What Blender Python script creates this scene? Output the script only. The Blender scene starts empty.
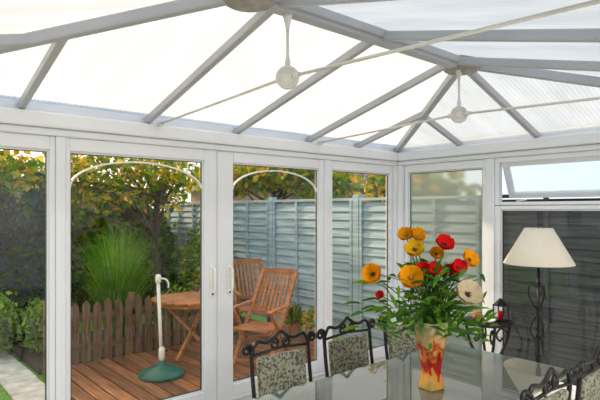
import bpy, math, random
from mathutils import Vector, Matrix, Euler
import numpy as np
random.seed(7); rng=np.random.default_rng(7)
S=bpy.context.scene
try:
    S.view_settings.view_transform='Standard'
    S.view_settings.look='None'
except Exception: pass

# ---------------------------------------------------------------- materials
def newmat(name):
    m=bpy.data.materials.new(name); m.use_nodes=True
    nt=m.node_tree; nt.nodes.clear()
    o=nt.nodes.new('ShaderNodeOutputMaterial')
    return m,nt,o
def pmat(name,col,rough=.5,metal=0,col2=None,scale=8,bump=0,stretch=(1,1,1),spec=.5,kind='noise',coat=0,detail=4,lo=.35,hi=.65):
    m,nt,o=newmat(name); N=nt.nodes; L=nt.links
    p=N.new('ShaderNodeBsdfPrincipled'); L.new(p.outputs[0],o.inputs[0])
    p.inputs['Roughness'].default_value=rough; p.inputs['Metallic'].default_value=metal
    p.inputs['Specular IOR Level'].default_value=spec
    if coat: p.inputs['Coat Weight'].default_value=coat
    if col2 is None: col2=tuple(c*.88 for c in col)
    tc=N.new('ShaderNodeTexCoord'); mp=N.new('ShaderNodeMapping'); mp.inputs['Scale'].default_value=stretch
    L.new(tc.outputs['Object'],mp.inputs[0])
    if kind=='voronoi':
        t=N.new('ShaderNodeTexVoronoi'); t.inputs['Scale'].default_value=scale; out=t.outputs['Distance']
    else:
        t=N.new('ShaderNodeTexNoise'); t.inputs['Scale'].default_value=scale; t.inputs['Detail'].default_value=detail; out=t.outputs[0]
    L.new(mp.outputs[0],t.inputs['Vector'])
    r=N.new('ShaderNodeValToRGB'); r.color_ramp.elements[0].position=lo; r.color_ramp.elements[1].position=hi
    r.color_ramp.elements[0].color=(*col2,1); r.color_ramp.elements[1].color=(*col,1)
    L.new(out,r.inputs[0]); L.new(r.outputs[0],p.inputs['Base Color'])
    if bump:
        b=N.new('ShaderNodeBump'); b.inputs['Strength'].default_value=bump; b.inputs['Distance'].default_value=.01
        L.new(out,b.inputs['Height']); L.new(b.outputs[0],p.inputs['Normal'])
    return m
def glassmat(name,tint=(.97,.99,.98),ior=1.45,rough=0.0,haze=0,hazecol=(.6,.7,.66)):
    m,nt,o=newmat(name); N=nt.nodes; L=nt.links
    t=N.new('ShaderNodeBsdfTransparent'); t.inputs[0].default_value=(*tint,1)
    g=N.new('ShaderNodeBsdfGlossy'); g.inputs['Roughness'].default_value=rough
    f=N.new('ShaderNodeFresnel'); f.inputs[0].default_value=ior
    mx=N.new('ShaderNodeMixShader'); L.new(f.outputs[0],mx.inputs[0]); L.new(t.outputs[0],mx.inputs[1]); L.new(g.outputs[0],mx.inputs[2])
    if haze:
        d=N.new('ShaderNodeBsdfDiffuse'); d.inputs[0].default_value=(*hazecol,1); h=N.new('ShaderNodeMixShader'); h.inputs[0].default_value=haze
        L.new(t.outputs[0],h.inputs[1]); L.new(d.outputs[0],h.inputs[2]); L.new(h.outputs[0],mx.inputs[1])
    L.new(mx.outputs[0],o.inputs[0]); return m
def frostmat(name):
    m,nt,o=newmat(name); N=nt.nodes; L=nt.links
    t=N.new('ShaderNodeBsdfRefraction'); t.inputs['Color'].default_value=(.97,.95,.9,1); t.inputs['IOR'].default_value=1.08; t.inputs['Roughness'].default_value=.36
    d=N.new('ShaderNodeBsdfTranslucent'); d.inputs[0].default_value=(.92,.84,.68,1)
    mx=N.new('ShaderNodeMixShader'); mx.inputs[0].default_value=.42
    L.new(t.outputs[0],mx.inputs[1]); L.new(d.outputs[0],mx.inputs[2]); L.new(mx.outputs[0],o.inputs[0]); return m
def polymat(name,axis):
    m,nt,o=newmat(name); N=nt.nodes; L=nt.links
    tc=N.new('ShaderNodeTexCoord'); sx=N.new('ShaderNodeSeparateXYZ'); L.new(tc.outputs['Object'],sx.inputs[0])
    mu=N.new('ShaderNodeMath'); mu.operation='MULTIPLY'; mu.inputs[1].default_value=2*math.pi/.034; L.new(sx.outputs[axis],mu.inputs[0])
    si=N.new('ShaderNodeMath'); si.operation='SINE'; L.new(mu.outputs[0],si.inputs[0])
    mr=N.new('ShaderNodeMapRange'); mr.inputs[1].default_value=.3; mr.inputs[2].default_value=1; mr.inputs[3].default_value=0; mr.inputs[4].default_value=1
    L.new(si.outputs[0],mr.inputs[0])
    mp=N.new('ShaderNodeMapping'); sc=[1.2,1.2,1.2]; sc[axis]=5; mp.inputs['Scale'].default_value=sc; L.new(tc.outputs['Object'],mp.inputs[0])
    ns=N.new('ShaderNodeTexNoise'); ns.inputs['Scale'].default_value=1.3; ns.inputs['Detail'].default_value=3; L.new(mp.outputs[0],ns.inputs[0])
    r=N.new('ShaderNodeValToRGB'); r.color_ramp.elements[0].position=.35; r.color_ramp.elements[0].color=(.54,.575,.62,1); r.color_ramp.elements[1].position=.65; r.color_ramp.elements[1].color=(.645,.68,.73,1)
    L.new(ns.outputs[0],r.inputs[0])
    mc=N.new('ShaderNodeMixRGB'); mc.blend_type='MULTIPLY'; mc.inputs[2].default_value=(.86,.865,.87,1); L.new(mr.outputs[0],mc.inputs[0]); L.new(r.outputs[0],mc.inputs[1])
    t=N.new('ShaderNodeBsdfTransparent'); t.inputs[0].default_value=(.75,.75,.75,1)
    d=N.new('ShaderNodeBsdfTranslucent'); L.new(mc.outputs[0],d.inputs[0])
    g=N.new('ShaderNodeBsdfGlossy'); g.inputs['Roughness'].default_value=.25
    mx=N.new('ShaderNodeMixShader'); mx.inputs[0].default_value=.93; L.new(t.outputs[0],mx.inputs[1]); L.new(d.outputs[0],mx.inputs[2])
    m2=N.new('ShaderNodeMixShader'); m2.inputs[0].default_value=.05; L.new(mx.outputs[0],m2.inputs[1]); L.new(g.outputs[0],m2.inputs[2])
    L.new(m2.outputs[0],o.inputs[0]); return m
def leafmat(name,col,trans=.5):
    m,nt,o=newmat(name); N=nt.nodes; L=nt.links
    tc=N.new('ShaderNodeTexCoord'); n=N.new('ShaderNodeTexNoise'); n.inputs['Scale'].default_value=3; L.new(tc.outputs['Object'],n.inputs['Vector'])
    r=N.new('ShaderNodeValToRGB'); r.color_ramp.elements[0].position=.3; r.color_ramp.elements[1].position=.7
    r.color_ramp.elements[0].color=(*[c*.55 for c in col],1); r.color_ramp.elements[1].color=(*col,1); L.new(n.outputs[0],r.inputs[0])
    a=N.new('ShaderNodeBsdfDiffuse'); b=N.new('ShaderNodeBsdfTranslucent'); mx=N.new('ShaderNodeMixShader'); mx.inputs[0].default_value=trans
    L.new(r.outputs[0],a.inputs[0]); L.new(r.outputs[0],b.inputs[0]); L.new(a.outputs[0],mx.inputs[1]); L.new(b.outputs[0],mx.inputs[2]); L.new(mx.outputs[0],o.inputs[0]); return m

M={}
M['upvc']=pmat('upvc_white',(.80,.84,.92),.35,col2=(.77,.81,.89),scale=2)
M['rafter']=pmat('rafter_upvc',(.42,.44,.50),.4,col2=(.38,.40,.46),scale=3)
M['hub']=pmat('hub_grey',(.36,.34,.34),.5,col2=(.26,.24,.24),scale=12)
M['handle']=pmat('handle_white',(.90,.90,.90),.25)
M['seal']=pmat('rubber_seal',(.03,.03,.035),.6)
M['glass']=glassmat('window_glass',ior=1.5)
M['tglass']=glassmat('table_glass',(.84,.95,.90),1.9,haze=.13)
M['tedge']=pmat('glass_edge',(.45,.72,.62),.15,col2=(.38,.6,.52))
M['frost']=frostmat('obscured_glass')
M['polyx']=polymat('polycarbonate_x',0); M['polyy']=polymat('polycarbonate_y',1)
M['iron']=pmat('wrought_iron',(.025,.025,.028),.38,.6,col2=(.012,.012,.014),scale=30,bump=.1)
M['rod']=pmat('tie_rod_white',(.72,.71,.71),.35,col2=(.64,.63,.63))
M['wall']=pmat('plaster_wall',(.78,.75,.70),.85,col2=(.74,.71,.66),scale=20,bump=.05)
M['tile']=pmat('floor_stone',(.62,.60,.56),.4,col2=(.52,.50,.46),scale=3)
M['deck']=pmat('deck_timber',(.38,.17,.075),.35,col2=(.17,.07,.035),scale=5,stretch=(9,.6,9),bump=.3)
M['deck2']=pmat('deck_timber_dark',(.26,.115,.055),.35,col2=(.11,.05,.025),scale=6,stretch=(9,.6,9),bump=.3)
M['teak']=pmat('teak_wood',(.44,.17,.05),.5,col2=(.25,.09,.03),scale=7,stretch=(1,1,6),bump=.1)
M['darkwood']=pmat('aged_wood',(.24,.14,.08),.7,col2=(.10,.055,.035),scale=7,stretch=(6,6,.6),bump=.2)
M['bluefence']=pmat('blue_fence_paint',(.40,.54,.62),.75,col2=(.23,.33,.39),scale=4,stretch=(2,.5,8),bump=.2)
M['shadefence']=pmat('shaded_fence_paint',(.085,.098,.11),.6,col2=(.035,.042,.05),scale=5,stretch=(2,.5,8),bump=.2)  # side fence again, with the narrow passage's shade put into its colour
M['lawn']=pmat('lawn_grass',(.20,.40,.05),.9,col2=(.10,.22,.025),scale=25,bump=.5)
M['path']=pmat('path_concrete',(.80,.74,.66),.85,col2=(.55,.50,.44),scale=9,bump=.4)
M['soil']=pmat('soil',(.07,.05,.03),.95,scale=12,bump=.5)
M['bark']=pmat('bark',(.14,.10,.07),.9,col2=(.05,.035,.025),scale=10,stretch=(4,4,1),bump=.6)
M['shedroof']=pmat('shed_felt',(.10,.085,.08),.9,col2=(.06,.05,.05),scale=10)
M['tileroof']=pmat('roof_tiles',(.20,.19,.20),.9,col2=(.12,.11,.12),scale=14)
M['brick']=pmat('house_brick',(.38,.24,.17),.9,col2=(.26,.16,.12),scale=12)
M['green']=pmat('parasol_base_green',(.015,.15,.11),.35,col2=(.01,.10,.08),scale=5)
M['terra']=pmat('terracotta',(.50,.22,.10),.8)
M['white']=pmat('white_enamel',(.85,.85,.83),.4)
M['pewter']=pmat('grey_ceramic',(.36,.38,.42),.4)
for k,c in dict(g1=(.17,.34,.03),g2=(.08,.20,.02),g3=(.34,.46,.04),y1=(.95,.66,.05),y2=(.70,.43,.04),o1=(.6,.2,.03),gd=(.035,.09,.02),gb=(.035,.11,.14),
                gg=(.18,.48,.05),gl=(.42,.66,.10),st=(.10,.26,.06)).items():
    M[k]=leafmat('leaf_'+k,c)
M['pred']=leafmat('petal_red',(.80,.02,.015),.3); M['pora']=leafmat('petal_orange',(1.0,.42,.01),.3)
M['pyel']=leafmat('petal_yellow',(1.0,.62,.02),.3); M['pcream']=leafmat('petal_cream',(1.0,.86,.58),.35)
M['pdark']=pmat('flower_centre',(.06,.03,.03),.9); M['pcen']=pmat('flower_centre_yellow',(.35,.28,.03),.9)
def shademat():
    m,nt,o=newmat('lampshade_fabric'); N=nt.nodes; L=nt.links
    a=N.new('ShaderNodeBsdfDiffuse'); a.inputs[0].default_value=(.97,.94,.87,1); b=N.new('ShaderNodeBsdfTranslucent'); b.inputs[0].default_value=(.98,.95,.86,1)
    mx=N.new('ShaderNodeMixShader'); mx.inputs[0].default_value=.4; L.new(a.outputs[0],mx.inputs[1]); L.new(b.outputs[0],mx.inputs[2]); L.new(mx.outputs[0],o.inputs[0]); return m
M['shade']=shademat()
def fabricmat():
    m,nt,o=newmat('leaf_print_fabric'); N=nt.nodes; L=nt.links
    p=N.new('ShaderNodeBsdfPrincipled'); p.inputs['Roughness'].default_value=.9; L.new(p.outputs[0],o.inputs[0])
    tc=N.new('ShaderNodeTexCoord'); ns=N.new('ShaderNodeTexNoise'); ns.inputs['Scale'].default_value=12
    L.new(tc.outputs['Object'],ns.inputs['Vector'])
    mxv=N.new('ShaderNodeMixRGB'); mxv.inputs[0].default_value=.09; L.new(tc.outputs['Object'],mxv.inputs[1]); L.new(ns.outputs['Color'],mxv.inputs[2])
    v=N.new('ShaderNodeTexVoronoi'); v.inputs['Scale'].default_value=62; L.new(mxv.outputs[0],v.inputs['Vector'])
    r=N.new('ShaderNodeValToRGB'); e=r.color_ramp.elements; e[0].position=.3; e[0].color=(.05,.06,.045,1); e[1].position=.62; e[1].color=(.25,.25,.19,1)
    n=e.new(.45); n.color=(.14,.145,.11,1)
    L.new(v.outputs['Distance'],r.inputs[0]); L.new(r.outputs[0],p.inputs['Base Color']); return m
M['fabric']=fabricmat()
def vasemat():
    m,nt,o=newmat('layered_glass_vase'); N=nt.nodes; L=nt.links
    p=N.new('ShaderNodeBsdfPrincipled'); p.inputs['Roughness'].default_value=.06; p.inputs['Coat Weight'].default_value=1
    tc=N.new('ShaderNodeTexCoord'); mp=N.new('ShaderNodeMapping'); mp.inputs['Scale'].default_value=(1,1,.55); L.new(tc.outputs['Object'],mp.inputs[0])
    w=N.new('ShaderNodeTexNoise'); w.inputs['Scale'].default_value=24; w.inputs['Distortion'].default_value=1.2; w.inputs['Detail'].default_value=1.5
    L.new(mp.outputs[0],w.inputs['Vector'])
    sx=N.new('ShaderNodeSeparateXYZ'); L.new(tc.outputs['Object'],sx.inputs[0])
    ma=N.new('ShaderNodeMath'); ma.operation='MULTIPLY_ADD'; ma.inputs[1].default_value=.22; L.new(w.outputs[0],ma.inputs[0]); L.new(sx.outputs[2],ma.inputs[2])
    r=N.new('ShaderNodeValToRGB'); e=r.color_ramp.elements; e[0].position=.12; e[0].color=(.55,.45,.14,1); e[1].position=.42; e[1].color=(.55,.52,.28,1)
    for pos,c in ((.165,(.80,.45,.08,1)),(.19,(.50,.03,.02,1)),(.25,(.42,.02,.015,1)),(.275,(.80,.30,.04,1)),(.30,(.50,.04,.03,1)),(.325,(.85,.5,.1,1)),(.36,(.68,.62,.36,1))):
        k=e.new(pos); k.color=c
    L.new(ma.outputs[0],r.inputs[0]); L.new(r.outputs[0],p.inputs['Base Color'])
    tr=N.new('ShaderNodeBsdfTransparent'); L.new(r.outputs[0],tr.inputs[0]); tl=N.new('ShaderNodeBsdfTranslucent'); L.new(r.outputs[0],tl.inputs[0])
    a=N.new('ShaderNodeMixShader'); a.inputs[0].default_value=.35; L.new(tr.outputs[0],a.inputs[1]); L.new(tl.outputs[0],a.inputs[2])
    b=N.new('ShaderNodeMixShader'); b.inputs[0].default_value=.45; L.new(a.outputs[0],b.inputs[1]); L.new(p.outputs[0],b.inputs[2]); L.new(b.outputs[0],o.inputs[0]); return m
M['vase']=vasemat()

# ---------------------------------------------------------------- builder
class B:
    def __init__(s): s.v=[];s.f=[];s.m=[];s.mats=[]
    def mi(s,k):
        if k not in s.mats: s.mats.append(k)
        return s.mats.index(k)
    def add(s,vs,fs,k):
        o=len(s.v); s.v+= [tuple(v) for v in vs]; i=s.mi(k)
        for f in fs: s.f.append(tuple(o+a for a in f)); s.m.append(i)
        return s
    def box(s,x0,x1,y0,y1,z0,z1,k):
        vs=[(x0,y0,z0),(x1,y0,z0),(x1,y1,z0),(x0,y1,z0),(x0,y0,z1),(x1,y0,z1),(x1,y1,z1),(x0,y1,z1)]
        return s.add(vs,[(3,2,1,0),(4,5,6,7),(0,1,5,4),(1,2,6,5),(2,3,7,6),(3,0,4,7)],k)
    def beam(s,p0,p1,w,h,k,up=(0,0,1)):
        p0=Vector(p0);p1=Vector(p1);d=(p1-p0).normalized();sd=d.cross(Vector(up))
        if sd.length<1e-4: sd=d.cross(Vector((1,0,0)))
        sd.normalize();u=sd.cross(d)
        vs=[]
        for p in (p0,p1):
            for a,b in ((-1,-1),(1,-1),(1,1),(-1,1)): vs.append(p+sd*(a*w/2)+u*(b*h/2))
        return s.add(vs,[(3,2,1,0),(4,5,6,7),(0,1,5,4),(1,2,6,5),(2,3,7,6),(3,0,4,7)],k)
    def tube(s,pts,r,k,seg=8):
        pts=[Vector(p) for p in pts]; n=len(pts)
        rs=r if isinstance(r,(list,tuple)) else [r]*n
        vs=[];fs=[]; prev=None
        for i,p in enumerate(pts):
            t=(pts[min(i+1,n-1)]-pts[max(i-1,0)])
            if t.length<1e-9: t=Vector((0,0,1))
            t.normalize()
            if prev is None:
                a=t.cross(Vector((0,0,1)))
                if a.length<.1: a=t.cross(Vector((1,0,0)))
            else: a=prev-t*prev.dot(t)
            a.normalize(); prev=a; b=t.cross(a)
            for j in range(seg):
                an=2*math.pi*j/seg; vs.append(p+(a*math.cos(an)+b*math.sin(an))*rs[i])
        for i in range(n-1):
            for j in range(seg):
                j2=(j+1)%seg; fs.append((i*seg+j,i*seg+j2,(i+1)*seg+j2,(i+1)*seg+j))
        fs.append(tuple(reversed(range(seg)))); fs.append(tuple((n-1)*seg+j for j in range(seg)))
        return s.add(vs,fs,k)
    def lathe(s,prof,k,c=(0,0,0),axis='z',seg=32,sq=0):
        vs=[];fs=[];n=len(prof)
        for (r,z) in prof:
            for j in range(seg):
                a=2*math.pi*j/seg; q=1
                if sq: q=1/ (abs(math.cos(a))**sq+abs(math.sin(a))**sq)**(1/sq)
                x,y=r*q*math.cos(a),r*q*math.sin(a)
                if axis=='z': p=(x,y,z)
                elif axis=='x': p=(z,x,y)
                else: p=(x,z,y)
                vs.append((p[0]+c[0],p[1]+c[1],p[2]+c[2]))
        for i in range(n-1):
            for j in range(seg):
                j2=(j+1)%seg; fs.append((i*seg+j,i*seg+j2,(i+1)*seg+j2,(i+1)*seg+j))
        return s.add(vs,fs,k)
    def obj(s,name,parent=None,smooth=False,bevel=0,loc=None,rot=None):
        me=bpy.data.meshes.new(name); me.from_pydata(s.v,[],s.f); 
        for k in s.mats: me.materials.append(M[k])
        me.polygons.foreach_set('material_index',s.m)
        if smooth: me.polygons.foreach_set('use_smooth',[True]*len(s.f))
        me.update(); o=bpy.data.objects.new(name,me); S.collection.objects.link(o)
        if parent: o.parent=parent
        if loc: o.location=loc
        if rot: o.rotation_euler=rot
        if bevel:
            b=o.modifiers.new('bevel','BEVEL'); b.width=bevel; b.segments=2; b.limit_method='ANGLE'
        return o
def empty(name,loc=(0,0,0),rz=0):
    e=bpy.data.objects.new(name,None); e.empty_display_size=.1; S.collection.objects.link(e); e.location=loc; e.rotation_euler=(0,0,rz); return e
def spiral(c,r0,r1,a0,turns,plane='xz',n=28,hand=1,off=0):
    out=[]
    for i in range(n+1):
        t=i/n; r=r0+(r1-r0)*t; a=a0+hand*turns*2*math.pi*t
        u,v=r*math.cos(a),r*math.sin(a)
        out.append((c[0]+u,c[1],c[2]+v) if plane=='xz' else (c[0],c[1]+u,c[2]+v))
    return out
def smooth_path(pts,n=8):
    P=[Vector(p) for p in pts]; P=[P[0]*2-P[1]]+P+[P[-1]*2-P[-2]]; out=[]
    for i in range(1,len(P)-2):
        for j in range(n):
            t=j/n;a,b,c,d=P[i-1],P[i],P[i+1],P[i+2]
            out.append(.5*((2*b)+(c-a)*t+(2*a-5*b+4*c-d)*t*t+(3*b-a-3*c+d)*t**3))
    out.append(P[-2]); return out

# ---------------------------------------------------------------- room dims
XW=4.62; YW=3.68; XN=-.1; YN=.45; ZE=2.24; D=.07
RY=2.12; H1=1.5; H2=3.42; ZR=2.68
B().box(XN-1.6,XW+.08,-1.8,YW+.08,-.2,0,'tile').obj('floor')

def frame(name,a0,a1,z0,z1,side,t=.05,tb=None,glass='glass',gz=None,tt=None,extra=None,tl=None,tr=None):
    e=empty(name)
    tb=tb or t; tt=tt or t; tl=tl or t; tr=tr or t
    def bx(b,s0,s1,d0,d1,zz0,zz1,k):
        if side=='L': b.box(s0,s1,YW+d0,YW+d1,zz0,zz1,k)
        elif side=='R': b.box(XW+d0,XW+d1,s0,s1,zz0,zz1,k)
        else: b.box(XN-d1,XN-d0,s0,s1,zz0,zz1,k)
    b=B()
    bx(b,a0,a0+tl,0,D,z0,z1,'upvc'); bx(b,a1-tr,a1,0,D,z0,z1,'upvc')
    bx(b,a0+tl,a1-tr,0,D,z1-tt,z1,'upvc'); bx(b,a0+tl,a1-tr,0,D,z0,z0+tb,'upvc')
    b.obj('frame',e,bevel=.006)
    s=B(); q=.012
    g0,g1,gz0,gz1=a0+tl,a1-tr,z0+tb,z1-tt
    bx(s,g0,g0+q,.022,.05,gz0,gz1,'upvc'); bx(s,g1-q,g1,.022,.05,gz0,gz1,'upvc')
    bx(s,g0+q,g1-q,.022,.05,gz1-q,gz1,'upvc'); bx(s,g0+q,g1-q,.022,.05,gz0,gz0+q,'upvc')
    s.obj('glazing_bead',e,bevel=.004)
    r=B(); q2=q+.005
    bx(r,g0+q,g0+q2,.028,.044,gz0+q,gz1-q,'seal'); bx(r,g1-q2,g1-q,.028,.044,gz0+q,gz1-q,'seal')
    bx(r,g0+q2,g1-q2,.028,.044,gz1-q2,gz1-q,'seal'); bx(r,g0+q2,g1-q2,.028,.044,gz0+q,gz0+q2,'seal')
    r.obj('gasket',e)
    g=B(); dd=.036
    if side=='L': vs=[(g0,YW+dd,gz0),(g1,YW+dd,gz0),(g1,YW+dd,gz1),(g0,YW+dd,gz1)]
    elif side=='R': vs=[(XW+dd,g0,gz0),(XW+dd,g1,gz0),(XW+dd,g1,gz1),(XW+dd,g0,gz1)]
    else: vs=[(XN-dd,g0,gz0),(XN-dd,g1,gz0),(XN-dd,g1,gz1),(XN-dd,g0,gz1)]
    g.add(vs,[(0,1,2,3)],glass).obj('glass_pane',e)
    return e,(g0,g1,gz0,gz1)

ZF=2.12
frame('window_1',XN+.06,1.035,.0,ZF-.03,'L',.035,.10,tt=.09)
e,_=frame('door_1',1.10,2.285,.03,ZF-.03,'L',.06,.10,tl=.028,tr=.115,tt=.09)
def arch(e,a0,a1,zs,zt,y):
    pts=[]
    for i in range(33):
        t=math.pi*i/32; c=(a0+a1)/2; w=(a1-a0)/2
        pts.append((c-w*math.cos(t),y,zs+(zt-zs)*(math.sin(t)**.9)))
    b=B()
    for i in range(32): b.beam(pts[i],pts[i+1],.012,.022,'handle',up=(0,1,0))
    b.obj('arched_glazing_bar',e)
arch(e,1.135,2.165,1.74,1.955,YW+.036)
def handle(e,x):
    b=B(); b.box(x-.02,x+.02,YW-.014,YW-.001,.90,1.16,'handle')
    b.tube(smooth_path([(x,YW-.01,1.13),(x,YW-.05,1.11),(x,YW-.055,1.03),(x,YW-.05,.95),(x,YW-.01,.93)]),.012,'handle')
    b.obj('pull_handle',e,bevel=.003)
    B().lathe([(0,-.022),(.008,-.022),(.01,-.012),(0,-.012)],'seal',c=(x,YW,.915),axis='y',seg=12).obj('lock',e)
handle(e,2.235)
e,_=frame('door_2',2.29,3.50,.03,ZF-.03,'L',.06,.10,tl=.155,tr=.06,tt=.09)
arch(e,2.45,3.435,1.74,1.955,YW+.036); handle(e,2.40)
frame('window_2',3.575,4.55,.0,ZF-.03,'L',.04,.10,tt=.09)
b=B()
b.box(1.036,1.099,YW-.012,YW+D+.01,0,ZF-.03,'upvc'); b.box(3.501,3.574,YW-.012,YW+D+.01,0,ZF-.03,'upvc')
b.box(1.10,3.50,YW-.02,YW+D+.02,0,.029,'upvc')
b.box(4.551,XW+.09,YW-.04,YW+.09,0,ZF-.03,'upvc')
b.box(XN-.08,XN+.059,YW-.02,YW+.09,0,ZF-.03,'upvc')
b.obj('wall_left',bevel=.006)
b=B()
b.box(XN-.1,XW+.1,YW-.02,YW+.12,ZF-.029,ZF+.02,'upvc')
b.box(XN-.1,XW+.1,YW-.045,YW+.14,ZF+.021,ZE,'upvc')
b.obj('trim_1',bevel=.012)
frame('window_3',2.60,3.575,.0,ZF-.03,'R',.045,.10,glass='frost',tt=.08)
frame('window_4',1.30,2.515,.0,1.64,'R',.05,.10,tt=.035)
frame('window_5',YN+.02,1.23,.0,ZF-.03,'R',.05,.10,tt=.08)
e=empty('window_6')
b=B(); y0,y1,z0,z1=1.30,2.515,1.645,ZF-.03
for q in ((y0,y0+.04,z0,z1),(y1-.04,y1,z0,z1)): b.box(XW,XW+D,q[0],q[1],q[2],q[3],'upvc')
b.box(XW,XW+D,y0+.04,y1-.04,z1-.045,z1,'upvc'); b.box(XW,XW+D,y0+.04,y1-.04,z0,z0+.03,'upvc'); b.obj('frame',e,bevel=.006)
sash=B(); ya,yb=y0+.05,y1-.05; hh=.37
sash.box(0,.05,ya,ya+.05,-hh,0,'upvc'); sash.box(0,.05,yb-.05,yb,-hh,0,'upvc'); sash.box(0,.05,ya+.05,yb-.05,-.05,0,'upvc'); sash.box(0,.05,ya+.05,yb-.05,-hh,-hh+.05,'upvc')
sash.add([(.025,ya+.05,-hh+.05),(.025,yb-.05,-hh+.05),(.025,yb-.05,-.05),(.025,ya+.05,-.05)],[(0,1,2,3)],'glass')
sash.obj('opening_sash',e,bevel=.004,loc=(XW+.03,0,z1-.04),rot=(0,math.radians(-24),0))
B().tube([(XW+.02,y1-.2,z0+.035),(XW+.12,y1-.25,z0+.05)],.006,'handle').obj('stay_arm',e)
b=B()
b.box(XW-.012,XW+D+.01,2.516,2.599,0,ZF-.03,'upvc'); b.box(XW-.012,XW+D+.01,1.231,1.299,0,ZF-.03,'upvc')
b.box(XW-.04,XW+.09,YW-.10,YW-.041,0,ZF-.03,'upvc'); b.box(XW-.01,XW+.09,YN-.1,YN+.019,0,ZF-.03,'upvc')
b.obj('wall_right',bevel=.006)
b=B(); b.box(XW-.02,XW+.12,YN-.1,YW-.0,ZF-.0285,ZF+.0195,'upvc'); b.box(XW-.045,XW+.14,YN-.1,YW-.0455,ZF+.0215,ZE-.001,'upvc'); b.obj('trim_2',bevel=.012)
frame('window_7',YN+.02,2.02,.0,ZF-.03,'E',.05,.10,tt=.08); frame('window_8',2.08,YW-.03,.0,ZF-.03,'E',.05,.10,tt=.08)
b=B(); b.box(XN-.08,XN+.0,2.021,2.079,0,ZF-.03,'upvc'); b.box(XN-.12,XN+.0,YN-.1,YW-.021,ZF-.0285,ZE-.001,'upvc'); b.obj('wall_end',bevel=.006)
B().box(XN-.12,XW+.1,YN-.1,YN+.02,ZF+.03,ZE+.12,'upvc').obj('trim_3',bevel=.01)
B().box(XN-1.6,XW+.08,-1.9,-1.8,0,2.5,'wall').obj('wall_back')
B().box(XN-1.6,XW+.08,-1.8,YN-.1,2.4,2.5,'wall').obj('ceiling')
B().box(XN-1.7,XN-1.6,-1.8,YN-.1,0,2.5,'wall').obj('wall_house_left')
B().box(XN-1.7,XN-.13,YN-.2,YN-.1,0,2.4,'wall').obj('wall_house_return')
B().box(XW+.08,XW+.18,-1.8,YN-.1,0,2.5,'wall').obj('wall_house_right')
e=empty('fill_light',(1.8,-.75,2.4))  # unseen fill lamp and fitting, added behind the camera to brighten the interior
B().lathe([(0,0),(.16,0),(.18,-.02),(.17,-.06),(.16,-.06),(.16,-.02),(0,-.02)],'handle',seg=32).obj('fill_fitting',e,smooth=True)
al=bpy.data.lights.new('fill_lamp','AREA'); al.shape='DISK'; al.size=.3; al.energy=90; al.color=(1,.97,.94)
ao=bpy.data.objects.new('fill_lamp',al); S.collection.objects.link(ao); ao.parent=e; ao.location=(0,0,-.07)

# ---------------------------------------------------------------- roof
roof=empty('conservatory_roof')
cFL=Vector((XN,YW+.02,ZE+.02)); cFR=Vector((XW+.02,YW+.02,ZE+.02)); cNL=Vector((XN,YN,ZE+.02)); cNR=Vector((XW+.02,YN,ZE+.02))
h1=Vector((H1,RY,ZR)); h2=Vector((H2,RY,ZR))
def lerp(a,b,t): return a+(b-a)*t
dz=Vector((0,0,.045))
B().add([cFL+dz,cFR+dz,h2+dz,h1+dz,cNL+dz,cNR+dz],[(0,1,2,3),(4,3,2,5)],'polyx').obj('roof_panels_long',roof)
B().add([cFL+dz,cFR+dz,h2+dz,h1+dz,cNL+dz,cNR+dz],[(0,3,4),(1,5,2)],'polyy').obj('roof_panels_end',roof)
b=B(); b.box(XN-.1,XW+.14,YW+.03,YW+.10,ZE+.001,ZE+.10,'upvc'); b.box(XW+.03,XW+.10,YN,YW+.029,ZE+.001,ZE+.10,'upvc'); b.obj('trim_4')
b=B()
def onslopeL(x):
    if x<H1: return lerp(h1,cFL,(H1-x)/(H1-XN))
    if x>H2: return lerp(h2,cFR,(x-H2)/(XW+.02-H2))
    return Vector((x,RY,ZR))
def onslopeN(x):
    if x<H1: return lerp(h1,cNL,(H1-x)/(H1-XN))
    if x>H2: return lerp(h2,cNR,(x-H2)/(XW+.02-H2))
    return Vector((x,RY,ZR))
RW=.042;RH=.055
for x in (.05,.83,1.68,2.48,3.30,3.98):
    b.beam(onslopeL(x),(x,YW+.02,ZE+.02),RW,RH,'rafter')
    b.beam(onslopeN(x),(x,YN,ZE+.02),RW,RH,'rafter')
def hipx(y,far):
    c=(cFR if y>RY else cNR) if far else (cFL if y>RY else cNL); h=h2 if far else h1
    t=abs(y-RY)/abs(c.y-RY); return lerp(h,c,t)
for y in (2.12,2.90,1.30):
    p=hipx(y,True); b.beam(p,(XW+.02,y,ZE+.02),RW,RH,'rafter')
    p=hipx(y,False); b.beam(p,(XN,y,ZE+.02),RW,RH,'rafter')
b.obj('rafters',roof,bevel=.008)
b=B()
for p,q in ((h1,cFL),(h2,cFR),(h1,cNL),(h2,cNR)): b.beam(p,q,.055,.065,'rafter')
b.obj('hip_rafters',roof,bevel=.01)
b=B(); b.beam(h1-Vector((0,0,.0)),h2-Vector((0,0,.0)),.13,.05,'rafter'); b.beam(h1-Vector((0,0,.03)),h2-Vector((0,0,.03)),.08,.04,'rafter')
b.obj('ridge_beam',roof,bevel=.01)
for h in (h1,h2):
    b=B(); b.lathe([(.0,-.075),(.05,-.075),(.06,-.06),(.115,-.055),(.13,-.045),(.135,-.02),(.135,.03),(0,.03)],'hub',c=h)
    b.obj('ridge_end_boss',roof,smooth=False,bevel=0)
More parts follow.
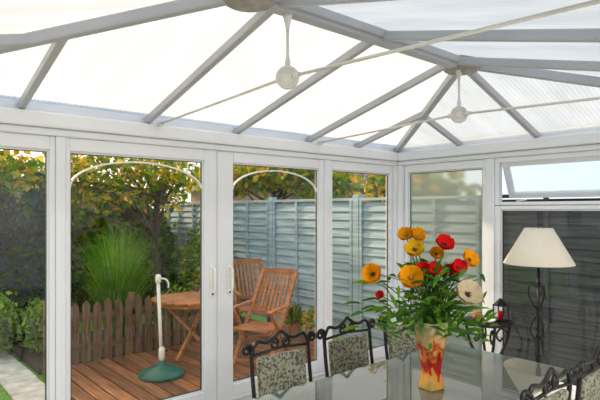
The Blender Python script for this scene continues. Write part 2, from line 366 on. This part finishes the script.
def tie(x):
    e=empty('roof_tie_bar',(x,RY,2.30)); b=B()
    b.tube([(0,YW-.04-RY,-.06),(0,.05,0)],.0085,'rod'); b.tube([(0,-.05,0),(0,YN+.02-RY,-.06)],.0085,'rod')
    b.tube([(0,0,.05),(0,0,.30)],.008,'rod')
    b.lathe([(0,.06),(.012,.06),(.016,.08),(.011,.1),(.008,.13)],'rod',seg=16)
    b.lathe([(.009,.25),(.014,.28),(.022,.31),(.03,.335),(0,.335)],'rod',seg=16)
    b.obj('rods',e,smooth=True)
    d=B(); d.lathe([(0,-.022),(.025,-.022),(.03,-.014),(.045,-.012),(.05,-.02),(.06,-.018),(.063,0),(.06,.018),(.05,.02),(.045,.012),(.03,.014),(.025,.022),(0,.022)],'rod',axis='x',seg=36)
    d.obj('boss_disc',e,smooth=False,rot=(0,0,math.radians(38)))
    k=B(); 
    for s in (-1,1): k.lathe([(0,-.02),(.013,-.02),(.016,0),(.013,.02),(0,.02)],'rod',c=(0,s*.075,0),axis='y',seg=14); k.lathe([(0,-.03),(.02,-.03),(.02,.0),(.012,.03)],'rod',c=(0,(YW-.07-RY) if s>0 else (YN+.05-RY),-.06),axis='y',seg=14)
    k.obj('couplings',e)
tie(H1+.25); tie(H2-.04)

# ---------------------------------------------------------------- outside ground
B().box(-14,22,3.95,30,-.3,-.2,'lawn').obj('garden_lawn')
B().box(4.79,22,-6,3.95,-.3,-.2,'soil').obj('side_passage_ground')
B().box(-14,-.3,-6,3.95,-.3,-.2,'lawn').obj('side_lawn')
b=B(); x=1.56; i=0
while x<4.80:
    b.box(x,x+.128,3.80,6.02,-.155,-.12,'deck' if (i*7)%5>1 else 'deck2'); x+=.146; i+=1
b.obj('timber_deck',bevel=.004)
B().box(1.58,4.80,3.82,6.0,-.199,-.157,'soil').obj('deck_substructure')
b=B()
for i in range(12):
    y=3.98+i*.40; xc=1.34-.05*(i-5)**2*.05
    b.box(xc-.17,xc+.17,y,y+.37,-.2,-.165,'path')
b.obj('garden_path',bevel=.02)
B().box(1.56,4.85,6.14,7.6,-.2,-.14,'soil').obj('flower_bed')
def side_fence(name,ys,ye,key,step):
    e=empty(name); y=ys
    fx=4.98
    while y<ye:
        b=B(); b.box(fx-.04,fx+.06,y-.05,y+.05,-.2,1.80,key)
        z=-.1
        while z<1.66:
            vs=[(fx+.005,y+.05,z),(fx+.005,y+1.75,z),(fx+.03,y+1.75,z+.125),(fx+.03,y+.05,z+.125),(fx-.012,y+.05,z),(fx-.012,y+1.75,z),(fx+.018,y+1.75,z+.125),(fx+.018,y+.05,z+.125)]
            b.add(vs,[(0,1,2,3),(7,6,5,4),(4,5,1,0),(3,2,6,7),(0,3,7,4),(5,6,2,1)],key); z+=step
        for t in (.07,.62,1.17,1.70): b.box(fx-.035,fx-.012,y+t,y+t+.045,-.12,1.72,key)
        b.box(fx-.035,fx+.045,y+.05,y+1.75,1.72,1.755,key)
        b.obj('fence_panel',e,bevel=.003); y+=1.8
side_fence('blue_garden_fence',2.81,10.0,'bluefence',.112)
side_fence('shaded_passage_fence',-2.61,2.5,'shadefence',.112)  # same fence carried on past the right wall, shade painted into its boards
b=B(); x=-8
while x<9:
    b.box(x,x+.14,11.9,11.93,-.2,1.55+.03*math.sin(x*9),'darkwood'); x+=.15
b.box(-8,9,11.93,11.98,.2,.3,'darkwood'); b.box(-8,9,11.93,11.98,1.2,1.3,'darkwood'); b.obj('back_fence')
b=B(); x=1.62
while x<3.5:
    w=.085; y=6.06; zt=.56+.015*math.sin(x*20)
    b.add([(x,y,-.2),(x+w,y,-.2),(x+w,y,zt-.05),(x+w/2,y,zt),(x,y,zt-.05),(x,y+.02,-.2),(x+w,y+.02,-.2),(x+w,y+.02,zt-.05),(x+w/2,y+.02,zt),(x,y+.02,zt-.05)],
      [(0,1,2,3,4),(9,8,7,6,5),(0,5,6,1),(1,6,7,2),(2,7,8,3),(3,8,9,4),(4,9,5,0)],'darkwood'); x+=.125
b.box(1.6,3.5,6.081,6.105,.0,.07,'darkwood'); b.box(1.6,3.5,6.081,6.105,.34,.41,'darkwood')
for x in (1.6,2.55,3.45): b.box(x,x+.07,6.081,6.135,-.2,.6,'darkwood')
b.obj('picket_fence')

def leaves(name,blobs,n,size,keys,parent=None,aspect=1.8,shell=.4,w=None):
    tot=sum(bb[1][0]*bb[1][1]*bb[1][2] for bb in blobs)
    P=[]
    for c,r in blobs:
        k=int(n*(r[0]*r[1]*r[2])/tot)+1
        d=rng.normal(size=(k,3)); d/=np.linalg.norm(d,axis=1)[:,None]
        rad=rng.uniform(shell,1,size=(k,1))**.7*(1+.12*rng.normal(size=(k,1)))
        P.append(np.array(c)+d*rad*np.array(r))
    P=np.concatenate(P); k=len(P)
    if parent is None: P[:,2]=np.maximum(P[:,2],-.08)
    a=rng.normal(size=(k,3)); a[:,2]-=.3; a/=np.linalg.norm(a,axis=1)[:,None]
    t=rng.normal(size=(k,3)); c2=np.cross(a,t); c2/=np.linalg.norm(c2,axis=1)[:,None]
    s=size*rng.uniform(.6,1.3,size=(k,1))
    v=np.stack([P-a*s*aspect*.5,P+c2*s*.5,P+a*s*aspect*.5,P-c2*s*.5],1).reshape(-1,3)
    me=bpy.data.meshes.new(name); f=np.arange(4*k).reshape(-1,4)
    me.from_pydata(v.tolist(),[],f.tolist())
    for q in keys: me.materials.append(M[q])
    me.polygons.foreach_set('material_index',rng.choice(len(keys),size=k,p=w).astype(np.int32))
    me.update(); o=bpy.data.objects.new(name,me); S.collection.objects.link(o)
    if parent: o.parent=parent
    return o
def tree(name,loc,h,blobs,n,size,keys,w=None,r=.09,shell=.3):
    e=empty(name,loc); b=B()
    b.tube(smooth_path([(0,0,0),(.05,.02,h*.3),(-.03,.05,h*.6),(.04,0,h)]),[r*(1-.02*i) for i in range(25)],'bark')
    for c,rr in blobs:
        for q in range(4):
            end=Vector(c)+Vector((random.uniform(-.8,.8)*rr[0],random.uniform(-.8,.8)*rr[1],random.uniform(-.5,.7)*rr[2]))
            st=Vector((0,0,h*random.uniform(.55,.98))); md=(st+end)/2+Vector((random.uniform(-.15,.15),random.uniform(-.15,.15),.12))
            pts=smooth_path([st,md,end],6); b.tube(pts,[r*.42*(1-.85*i/(len(pts)-1)) for i in range(len(pts))],'bark',seg=6)
    b.obj('trunk_and_branches',e,smooth=True)
    leaves('foliage',blobs,n,size,keys,e,shell=shell,w=w)
    return e
tree('apple_tree',(4.05,8.5,-.2),2.2,[((-.9,.1,2.45),(.8,.7,.4)),((.1,0,2.5),(.7,.7,.4)),((.4,.2,2.2),(.35,.5,.45)),((-1.6,.4,2.2),(.6,.6,.5)),((-.6,.3,2.0),(.9,.6,.25))],2600,.075,['g3','y1','y2','g1'],w=[.34,.24,.12,.30],r=.08)
tree('cherry_tree',(1.3,8.3,-.2),2.1,[((-.2,0,2.4),(.9,.7,.4)),((.4,-.3,2.3),(.5,.6,.3)),((-.6,.3,2.7),(1.0,.9,.35)),((-1.2,0,2.2),(.7,.7,.6))],2600,.075,['g1','y1','g3','y2'],w=[.35,.2,.33,.12],r=.07)
tree('maple_tree',(8.2,10.5,-.2),2.4,[((0,0,2.75),(1.3,1.2,.5)),((-1.0,.8,2.5),(.9,.9,.45)),((.9,-.9,2.5),(.9,.9,.5))],4000,.11,['y1','g3','y2','g1'],w=[.3,.4,.15,.15],r=.1)
tree('olive_tree',(6.6,4.9,-.2),2.0,[((0,0,2.0),(.5,.9,.6)),((.1,.6,2.2),(.5,.6,.6))],1500,.09,['y2','g1','g3','y1'],r=.07)
leaves('garden_hedge',[((1.3,9.7,.7),(1.3,.6,1.05)),((3.0,9.7,.6),(1.2,.6,1.05)),((4.4,9.4,.6),(.35,.8,1.0)),((-.6,9.4,.8),(1.2,.6,1.3))],11000,.10,['g2','g1','gd','g3'],w=[.35,.35,.15,.15],shell=.75)
leaves('conifer_shrub',[((1.95,7.75,.8),(.33,.33,1.05)),((1.75,7.7,.45),(.4,.3,.6)),((1.5,8.1,.9),(.3,.3,1.1))],6500,.07,['gb','gd','g2'],shell=.7,aspect=2.5,w=[.6,.1,.3])
leaves('flowering_shrub',[((1.20,7.1,.25),(.4,.3,.38)),((.85,7.6,.45),(.5,.4,.6)),((1.75,6.8,.2),(.2,.22,.35))],5500,.05,['g1','g3','g2','gl'],w=[.27,.3,.08,.35],shell=.6)
leaves('border_plants',[((3.4,6.55,.2),(.35,.22,.35)),((4.1,6.6,.3),(.4,.3,.5)),((4.4,7.4,.6),(.35,.6,.75))],4000,.055,['g1','g2','y2','g3'],shell=.5,w=[.4,.2,.1,.3])
b=B(); gc=Vector((2.75,6.95,-.135))
for i in range(1700):
    a=random.uniform(0,2*math.pi); r0=random.uniform(0,.16); L=random.uniform(.9,1.65); sp=random.uniform(.05,.62); w=random.uniform(.004,.009)
    d=Vector((math.cos(a),math.sin(a),0)); sd=Vector((-d.y,d.x,0)); vs=[];fs=[]
    for j in range(6):
        t=j/5; p=gc+d*(r0+sp*t**1.8)+Vector((0,0,L*(t-.28*sp*t**3)))
        ww=w*(1-t*.9); vs+= [p-sd*ww,p+sd*ww]
    for j in range(5): fs.append((2*j,2*j+1,2*j+3,2*j+2))
    b.add(vs,fs,random.choice(['gg','gg','gl','g1','g3']))
b.obj('ornamental_grass')
e=empty('garden_shed',(3.1,10.75,-.18)); b=B()
x=-1.3
while x<1.3: b.box(x,x+.12,-.8,-.78,0,1.75,'darkwood'); x+=.125
b.box(-1.3,1.3,-.78,.9,0,1.75,'darkwood'); b.obj('cladding',e)
B().add([(-1.5,-1,1.72),(1.5,-1,1.72),(1.5,0,2.2),(-1.5,0,2.2),(1.5,1.1,1.72),(-1.5,1.1,1.72),(-1.5,-1,1.78),(1.5,-1,1.78),(1.5,0,2.26),(-1.5,0,2.26),(1.5,1.1,1.78),(-1.5,1.1,1.78)],[(0,1,2,3),(3,2,4,5),(6,7,8,9),(9,8,10,11),(0,1,7,6),(4,5,11,10)],'shedroof').obj('roof',e)
e=empty('neighbour_house',(13.5,15,-.17)); B().box(-3.5,3.5,-3,3,0,2.6,'brick').obj('walls',e)
B().add([(-3.8,-3.3,2.5),(3.8,-3.3,2.5),(2.2,0,4.1),(-2.2,0,4.1),(3.8,3.3,2.5),(-3.8,3.3,2.5)],[(0,1,2,3),(3,2,4,5),(0,3,5),(1,4,2)],'tileroof').obj('roof',e)

e=empty('parasol_base',(2.45,5.02,-.119)); b=B()
b.lathe([(0,0),(.225,0),(.235,.015),(.225,.04),(.19,.065),(.12,.09),(.05,.105),(.04,.12),(.04,.16),(0,.16)],'green',seg=40); b.obj('weight',e,smooth=True)
b=B(); b.tube([(0,0,.1),(-.03,.02,.98)],.018,'white',12); b.lathe([(.018,.96),(.03,.97),(.03,1.03),(.02,1.05),(0,1.05)],'white',c=(-.03,.02,0),seg=16); b.lathe([(.02,.16),(.032,.18),(.032,.28),(.02,.30)],'white',seg=16)
b.tube(smooth_path([(-.02,.02,1.01),(.03,-.03,1.0),(.05,-.05,.96),(.05,-.05,.91)]),.009,'white')
b.tube([(0,0,.25),(.07,0,.25)],.008,'iron'); b.obj('pole',e,smooth=True)

def garden_chair(loc,rz):
    e=empty('garden_chair',loc,rz); b=B()
    for s in (-1,1):
        x=s*.25
        b.beam((x,.24,.01),(x,-.22,.62),.03,.045,'teak',up=(1,0,0)); b.beam((x*.9,-.24,.01),(x*.9,.42,.98),.03,.045,'teak',up=(1,0,0))
        b.beam((x*1.02,-.28,.62),(x*1.02,.24,.64),.055,.022,'teak')
    b.beam((-.23,.42,.98),(.23,.42,.98),.03,.07,'teak'); b.beam((-.23,.18,.52),(.23,.18,.52),.025,.05,'teak')
    for i in range(8):
        x=-.19+i*.054; b.beam((x,.18,.52),(x,.415,.96),.034,.012,'teak',up=(0,-1,.5))
    for i in range(7):
        y=-.24+i*.062; b.beam((-.225,y,.41+.0*i),(.225,y,.41),.05,.018,'teak')
    b.beam((-.22,-.2,.385),(-.22,.2,.385),.03,.03,'teak'); b.beam((.22,-.2,.385),(.22,.2,.385),.03,.03,'teak')
    b.beam((-.24,.2,.06),(.24,.2,.06),.03,.03,'teak'); b.beam((-.22,-.2,.06),(.22,-.2,.06),.03,.03,'teak')
    b.obj('timber_frame',e,bevel=.004); return e
garden_chair((3.50,4.70,-.11),math.radians(-68)); garden_chair((4.1,5.68,-.11),math.radians(-20))
TX,TY=3.02,5.42
e=empty('garden_table',(TX,TY,-.105)); b=B()
for i in range(9):
    y=-.40+i*.09; hw=math.sqrt(max(.0,.44**2-(y+.04)**2)); b.box(-hw,hw,y,y+.08,.66,.685,'teak')
b.obj('slatted_top',e,bevel=.004); b=B()
b.lathe([(.38,.62),(.40,.62),(.40,.66),(.38,.66),(.38,.62)],'teak',seg=36)
for k in range(3):
    a=k*2.094+.4; c,s_=math.cos(a),math.sin(a); b.beam((.34*c,.34*s_,.64),(-.26*c,-.26*s_,.01),.035,.035,'teak')
b.obj('folding_legs',e)
e=empty('ceramic_pot',(TX+.12,TY-.12,.582)); B().lathe([(0,0),(.05,0),(.075,.02),(.08,.06),(.07,.09),(.062,.09),(.07,.06),(.06,.02),(0,.015)],'pewter',seg=24).obj('bowl',e,smooth=True)
B().lathe([(0,.10),(.012,.13),(.02,.14),(.0,.155)],'pewter',seg=12).lathe([(.07,.092),(.04,.11),(0,.115)],'pewter',seg=24).obj('lid',e,smooth=True)
e=empty('potted_plant',(4.5,4.9,-.119)); B().lathe([(0,0),(.08,0),(.11,.18),(.125,.18),(.125,.21),(.1,.21),(.09,.17),(0,.17)],'terra',seg=24).obj('pot',e)
leaves('plant',[((0,0,.32),(.17,.17,.15))],350,.05,['g1','y1','g3','y1'],e)
e=empty('potted_plant',(4.55,5.35,-.119)); B().lathe([(0,0),(.07,0),(.1,.16),(.11,.16),(.11,.19),(.09,.19),(.08,.15),(0,.15)],'terra',seg=24).obj('pot',e)
leaves('plant',[((0,0,.28),(.14,.14,.14))],300,.05,['g1','g2','g3','o1'],e)

# ---------------------------------------------------------------- dining table
tx0,tx1,ty0,ty1=1.05,2.90,1.12,1.91
e=empty('dining_table'); b=B()
def rrect(x0,x1,y0,y1,r,n=6):
    o=[]
    for cx,cy,a0 in ((x1-r,y1-r,0),(x0+r,y1-r,90),(x0+r,y0+r,180),(x1-r,y0+r,270)):
        for i in range(n+1):
            a=math.radians(a0+90*i/n); o.append((cx+r*math.cos(a),cy+r*math.sin(a)))
    return o
R=rrect(tx0,tx1,ty0,ty1,.06); n=len(R)
b.add([(x,y,.75) for x,y in R],[tuple(range(n))],'tglass'); b.add([(x,y,.738) for x,y in R],[tuple(reversed(range(n)))],'tglass')
b.add([(x,y,.75) for x,y in R]+[(x,y,.738) for x,y in R],[(i,(i+1)%n,n+(i+1)%n,n+i) for i in range(n)],'tedge'); b.obj('glass_top',e)
b=B()
ix0,ix1,iy0,iy1=tx0+.22,tx1-.22,ty0+.17,ty1-.17
b.tube([(ix0,iy0,.72),(ix1,iy0,.72),(ix1,iy1,.72),(ix0,iy1,.72),(ix0,iy0,.72)],.012,'iron')
for cx,cy,sx,sy in ((ix0,iy0,-1,-1),(ix1,iy0,1,-1),(ix0,iy1,-1,1),(ix1,iy1,1,1)):
    b.tube(smooth_path([(cx,cy,.737),(cx+.02*sx,cy+.02*sy,.6),(cx-.05*sx,cy-.05*sy,.35),(cx-.02*sx,cy-.02*sy,.12),(cx+.05*sx,cy+.04*sy,.012)]),.014,'iron')
    b.tube(spiral((cx-.1*sx,cy,.62),.09,.015,math.pi/2,1.3,'xz',hand=sx),.008,'iron')
b.tube([(ix0-.0,iy0,.25),(ix0,iy1,.25)],.01,'iron'); b.tube([(ix1,iy0,.25),(ix1,iy1,.25)],.01,'iron'); b.tube([(ix0,(iy0+iy1)/2,.25),(ix1,(iy0+iy1)/2,.25)],.01,'iron')
b.obj('iron_base',e,smooth=True)

def dining_chair(loc,rz):
    e=empty('dining_chair',loc,rz); b=B(); hw=.2; r=.011
    lean=lambda z: .10*max(0,(z-.45))**1.0
    for s in (-1,1):
        x=s*hw
        b.tube(smooth_path([(x*1.05,.05,.01),(x,.0,.25),(x,-.01,.45),(x,lean(.7),.70),(x*1.0,lean(.86),.86)]),r,'iron')
        c=(x+s*.028,lean(.86),.862)
        b.tube(spiral(c,.032,.006,math.pi if s>0 else 0,1.35,'xz',hand=-s),[.011*(1-.3*i/28) for i in range(29)],'iron')
        b.tube(smooth_path([(s*.20,.038,.84),(s*.165,.04,.895),(s*.10,.042,.885),(s*.05,.043,.90),(0,.044,.935)]),.010,'iron')
        b.tube(spiral((s*.045,.042,.868),.032,.006,math.pi/2,1.3,'xz',hand=s),.008,'iron')
        b.tube(smooth_path([(x,-.42,.01),(x*.97,-.40,.2),(x,-.40,.42)]),r,'iron')
        b.tube([(x*.99,-.40,.2),(x,.0,.2)],.007,'iron')
    b.tube([(-hw,-.40,.42),(hw,-.40,.42),(hw,0,.43),(-hw,0,.43),(-hw,-.40,.42)],r,'iron')
    b.tube([(-hw,lean(.52),.52),(hw,lean(.52),.52)],.008,'iron'); b.tube([(-hw,lean(.83),.83),(0,lean(.83),.845),(hw,lean(.83),.83)],.008,'iron')
    b.tube([(-hw,-.2,.2),(hw,-.2,.2)],.007,'iron')
    b.obj('iron_frame',e,smooth=True)
    p=B(); y0=lean(.53);y1=lean(.82)
    p.beam((0,(y0),.535),(0,(y1),.815),.33,.035,'fabric',up=(0,1,0)); p.obj('back_pad',e,bevel=.014)
    B().box(-.205,.205,-.41,-.015,.435,.49,'fabric').obj('seat_cushion',e,bevel=.022)
    return e
for x in (1.80,2.33,2.88): dining_chair((x,2.2,0),0)
for x in (2.22,2.73): dining_chair((x,1.0,0),math.pi)

# ---------------------------------------------------------------- vase with flowers
V0=Vector((2.10,1.467,.752))
e=empty('flower_vase',V0,math.radians(-12)); b=B()
b.lathe([(0,0),(.048,0),(.05,.006),(.040,.05),(.037,.09),(.044,.15),(.058,.23),(.066,.29),(.070,.32),(.066,.32),(.062,.29),(.054,.23),(.038,.14),(0,.12)],'vase',seg=40,sq=5)
b.obj('vase_body',e,smooth=True)
RIGHT=Vector((.756,-.655,0)); FWD=Vector((.655,.756,0))
fl=B(); lf=B()
def flower(c,nrm,R,pk,ck,n=5):
    nrm=Vector(nrm).normalized(); a=nrm.cross(Vector((.3,.2,1)));a.normalize(); bb=nrm.cross(a)
    for ring in range(2):
        for i in range(n):
            an=2*math.pi*(i+.5*ring)/n+random.uniform(-.1,.1); d=a*math.cos(an)+bb*math.sin(an); t=a*-math.sin(an)+bb*math.cos(an)
            vs=[];fs=[]; NU,NV=6,6; cup=.28+.16*ring+random.uniform(-.06,.08)
            for u in range(NU):
                q=u/(NU-1)
                for v in range(NV):
                    w=(v/(NV-1)-.5)*2; width=R*.66*math.sin(math.pi*(.12+.72*q))**.8
                    rad=R*(q*(1-.13*w*w))*(1-.08*ring); hgt=R*(cup*q*q*1.6)-R*.12*(1-w*w)*q+R*.05*math.sin(v*2.4+i*2+u)*q
                    vs.append(c+d*rad+t*(w*width)+nrm*hgt)
            for u in range(NU-1):
                for v in range(NV-1): fs.append((u*NV+v,u*NV+v+1,(u+1)*NV+v+1,(u+1)*NV+v))
            fl.add(vs,fs,pk)
    for k in range(26):
        an=random.uniform(0,6.28); rr=R*random.uniform(.03,.25); p=c+(a*math.cos(an)+bb*math.sin(an))*rr
        fl.tube([p,p+nrm*R*random.uniform(.12,.3)],R*.025,ck,4)
    cv=[];pr=[(0,0),(.12,.02),(.15,.12),(.1,.2),(0,.22)]
    for r_,z_ in pr:
        for j in range(10):
            an=j*.6283; cv.append(c+(a*math.cos(an)+bb*math.sin(an))*r_*R+nrm*z_*R)
    fl.add(cv,[(i*10+j,i*10+(j+1)%10,(i+1)*10+(j+1)%10,(i+1)*10+j) for i in range(4) for j in range(10)],ck)
st=B()
def place(dx,dz,df,R,pk,ck,tilt=(0,0)):
    c=RIGHT*dx+FWD*df+Vector((0,0,dz)); n=-FWD*.9+RIGHT*(dx*1.2+tilt[0])+Vector((0,0,.45+tilt[1]))
    flower(c,n,R,pk,ck); 
    base=RIGHT*(dx*.08)+FWD*df*.05+Vector((0,0,.2)); mid=(base+c)/2+Vector((0,0,.03))-RIGHT*dx*.12
    pts=smooth_path([base,mid,c-n.normalized()*.01],6); st.tube(pts,.0028,'st',6)
def P(px,py,df=0,R=.05,pk='pora',ck='pdark',tilt=(0,0)):
    k=(2.483+df)/520; place((px-431)*k,(388-py)*k,df,R,pk,ck,tilt)
P(373,275,.0,.052,'pora','pdark',(-.3,0)); P(408,275,-.05,.06,'pora','pcen',(0,.1)); P(417,254,.05,.05,'pyel','pdark',(-.2,.3))
P(411,243,.10,.042,'pora','pcen',(-.3,.5)); P(421,243,.09,.042,'pora','pcen',(.3,.5)); P(447,249,.06,.048,'pred','pdark',(.1,.4)); P(433,268,-.02,.036,'pred','pdark')
P(423,270,.0,.036,'pred','pdark',(-.2,.1)); P(458,268,.0,.04,'pred','pdark'); P(469,262,.02,.048,'pora','pdark',(.5,.3)); P(463,289,-.08,.065,'pcream','pdark',(-.1,.1)); P(379,294,-.02,.022,'pred','pdark',(-.2,0)); P(450,274,.03,.034,'pred','pdark')
P(441,262,.1,.038,'pora','pdark',(.0,.4))
for i in range(420):
    dx=random.gauss(.025,.11); dz=random.uniform(.26,.58)-abs(dx)*.25; df=random.gauss(.02,.08)
    c=RIGHT*dx+FWD*df+Vector((0,0,dz)); d=(RIGHT*(dx*3+random.gauss(0,.5))+FWD*random.gauss(0,.5)+Vector((0,0,random.uniform(.0,1)))).normalized()
    L=random.uniform(.05,.12); t=d.cross(Vector((random.gauss(0,1),random.gauss(0,1),random.gauss(0,1)))).normalized(); vs=[];fs=[]
    if abs(dx-.15)<.07 and abs(dz-.47)<.09 and df<.05: continue
    for j in range(5):
        q=j/4; w=.011*math.sin(math.pi*(.08+.9*q))*random.uniform(.8,1.2); p=c+d*L*q-Vector((0,0,.03))*q*q; vs+=[p-t*w,p+t*w]
    for j in range(4): fs.append((2*j,2*j+1,2*j+3,2*j+2))
    lf.add(vs,fs,random.choice(['g2','g1','g2','st','gg']))
for i in range(70):
    dx=random.gauss(.02,.10); c=RIGHT*dx+FWD*random.gauss(0,.07)+Vector((0,0,random.uniform(.38,.60)))
    st.tube(smooth_path([Vector((0,0,.22))+RIGHT*dx*.15,(c*.5+Vector((0,0,.2)))-RIGHT*dx*.1,c],5),.0018,'st',5)
for bb,nm in ((fl,'blooms'),(lf,'leaves'),(st,'stems')):
    o=bb.obj(nm,e,smooth=True); o.rotation_euler=(0,0,math.radians(12))

# ---------------------------------------------------------------- floor lamp
e=empty('floor_lamp',(4.2,1.91,0)); b=B()
b.tube([(0,0,.30),(0,0,1.22)],.012,'iron')
for k in range(3):
    a=k*2.094+.0; c,s_=math.cos(a),math.sin(a)
    f=lambda r,z:(r*c,r*s_,z)
    b.tube(smooth_path([f(.008,.45),f(.02,.25),f(.08,.12),f(.14,.06),f(.17,.012)]),.010,'iron')
    b.tube(smooth_path([f(.008,.98),f(.06,1.0),f(.075,.93),f(.045,.85),f(.010,.78),f(.045,.7),f(.06,.62),f(.03,.56),f(.008,.6)]),.007,'iron')
b.lathe([(0,.99),(.014,.995),(.02,1.01),(.014,1.03),(0,1.035)],'iron',seg=14); b.lathe([(0,1.18),(.02,1.18),(.022,1.24),(0,1.25)],'iron',seg=14)
b.tube([(-.108,0,1.45),(.108,0,1.45)],.003,'iron'); b.tube([(0,0,1.22),(0,0,1.46)],.004,'iron')
b.obj('iron_stand',e,smooth=True)
B().lathe([(.265,1.165),(.267,1.17),(.105,1.455),(.103,1.455),(.263,1.168)],'shade',seg=48).obj('lampshade',e,smooth=True)
# ---------------------------------------------------------------- side table
SX,SY=4.24,2.37
e=empty('side_table',(SX,SY,0)); b=B()
b.lathe([(0,.605),(.2,.605),(.21,.61),(.21,.63),(.2,.635),(0,.635)],'iron',seg=36)
b.lathe([(.13,.2),(.14,.2),(.14,.21),(.13,.21),(.13,.2)],'iron',seg=30)
for k in range(4):
    a=k*math.pi/2+.785; c,s_=math.cos(a),math.sin(a); f=lambda r,z:(r*c,r*s_,z)
    b.tube(smooth_path([f(.19,.605),f(.16,.45),f(.10,.3),f(.14,.12),f(.2,.012)]),.013,'iron')
    b.tube(smooth_path([f(.17,.52),f(.11,.56),f(.07,.50),f(.10,.45),f(.12,.48)]),.009,'iron')
b.obj('iron_table',e,smooth=True)
e=empty('candle_lantern',(SX+.05,SY-.09,.637)); b=B()
for sx in (-1,1):
    for sy in (-1,1): b.tube([(sx*.045,sy*.045,0),(sx*.045,sy*.045,.13)],.006,'iron')
b.box(-.05,.05,-.05,.05,0,.012,'iron'); b.box(-.05,.05,-.05,.05,.13,.142,'iron'); b.lathe([(.06,.142),(.015,.19),(0,.195)],'iron',seg=4); b.obj('lantern_frame',e)
B().lathe([(0,.012),(.022,.012),(.022,.08),(0,.085)],'pred',seg=16).obj('candle',e,smooth=True)
e=empty('trinket_pot',(SX-.04,SY+.08,.637)); B().lathe([(0,0),(.03,0),(.045,.03),(.04,.06),(.028,.075),(.022,.075),(.03,.05),(0,.02)],'terra',seg=24).obj('pot',e,smooth=True)
e=empty('ceramic_dish',(SX-.10,SY-.06,.637)); B().lathe([(0,0),(.03,0),(.06,.025),(.056,.027),(.028,.008),(0,.006)],'white',seg=24).obj('dish',e,smooth=True)

# ---------------------------------------------------------------- light
w=bpy.data.worlds.new('sky'); S.world=w; w.use_nodes=True; nt=w.node_tree; nt.nodes.clear()
o=nt.nodes.new('ShaderNodeOutputWorld'); bg=nt.nodes.new('ShaderNodeBackground'); nt.links.new(bg.outputs[0],o.inputs[0])
tc=nt.nodes.new('ShaderNodeTexCoord')
sd=Vector((-.22,.86,.40)).normalized()
dp=nt.nodes.new('ShaderNodeVectorMath'); dp.operation='DOT_PRODUCT'; dp.inputs[1].default_value=sd
nt.links.new(tc.outputs['Generated'],dp.inputs[0])
r=nt.nodes.new('ShaderNodeValToRGB'); E=r.color_ramp.elements; E[0].position=.0; E[0].color=(.44,.62,.80,1); E[1].position=1; E[1].color=(1.7,1.3,.88,1)
k=E.new(.55); k.color=(.70,.84,.95,1); k=E.new(.85); k.color=(1.0,.93,.82,1)
mr=nt.nodes.new('ShaderNodeMapRange'); mr.inputs[1].default_value=-1; mr.inputs[2].default_value=1; nt.links.new(dp.outputs['Value'],mr.inputs[0]); nt.links.new(mr.outputs[0],r.inputs[0])
nt.links.new(r.outputs[0],bg.inputs[0]); bg.inputs[1].default_value=1.3
sun=bpy.data.lights.new('sun','SUN'); sun.energy=5.2; sun.angle=math.radians(4); sun.color=(1,.78,.52)
so=bpy.data.objects.new('sun',sun); S.collection.objects.link(so); so.rotation_euler=(-sd).to_track_quat('-Z','Y').to_euler()

# ---------------------------------------------------------------- camera
c=bpy.data.cameras.new('camera'); c.lens=31.2; c.sensor_width=36; c.shift_y=10/600; c.clip_start=.02
co=bpy.data.objects.new('camera',c); S.collection.objects.link(co); co.location=(0,0,1.6); co.rotation_euler=(math.radians(90),0,-math.atan2(.655,.756)); S.camera=co
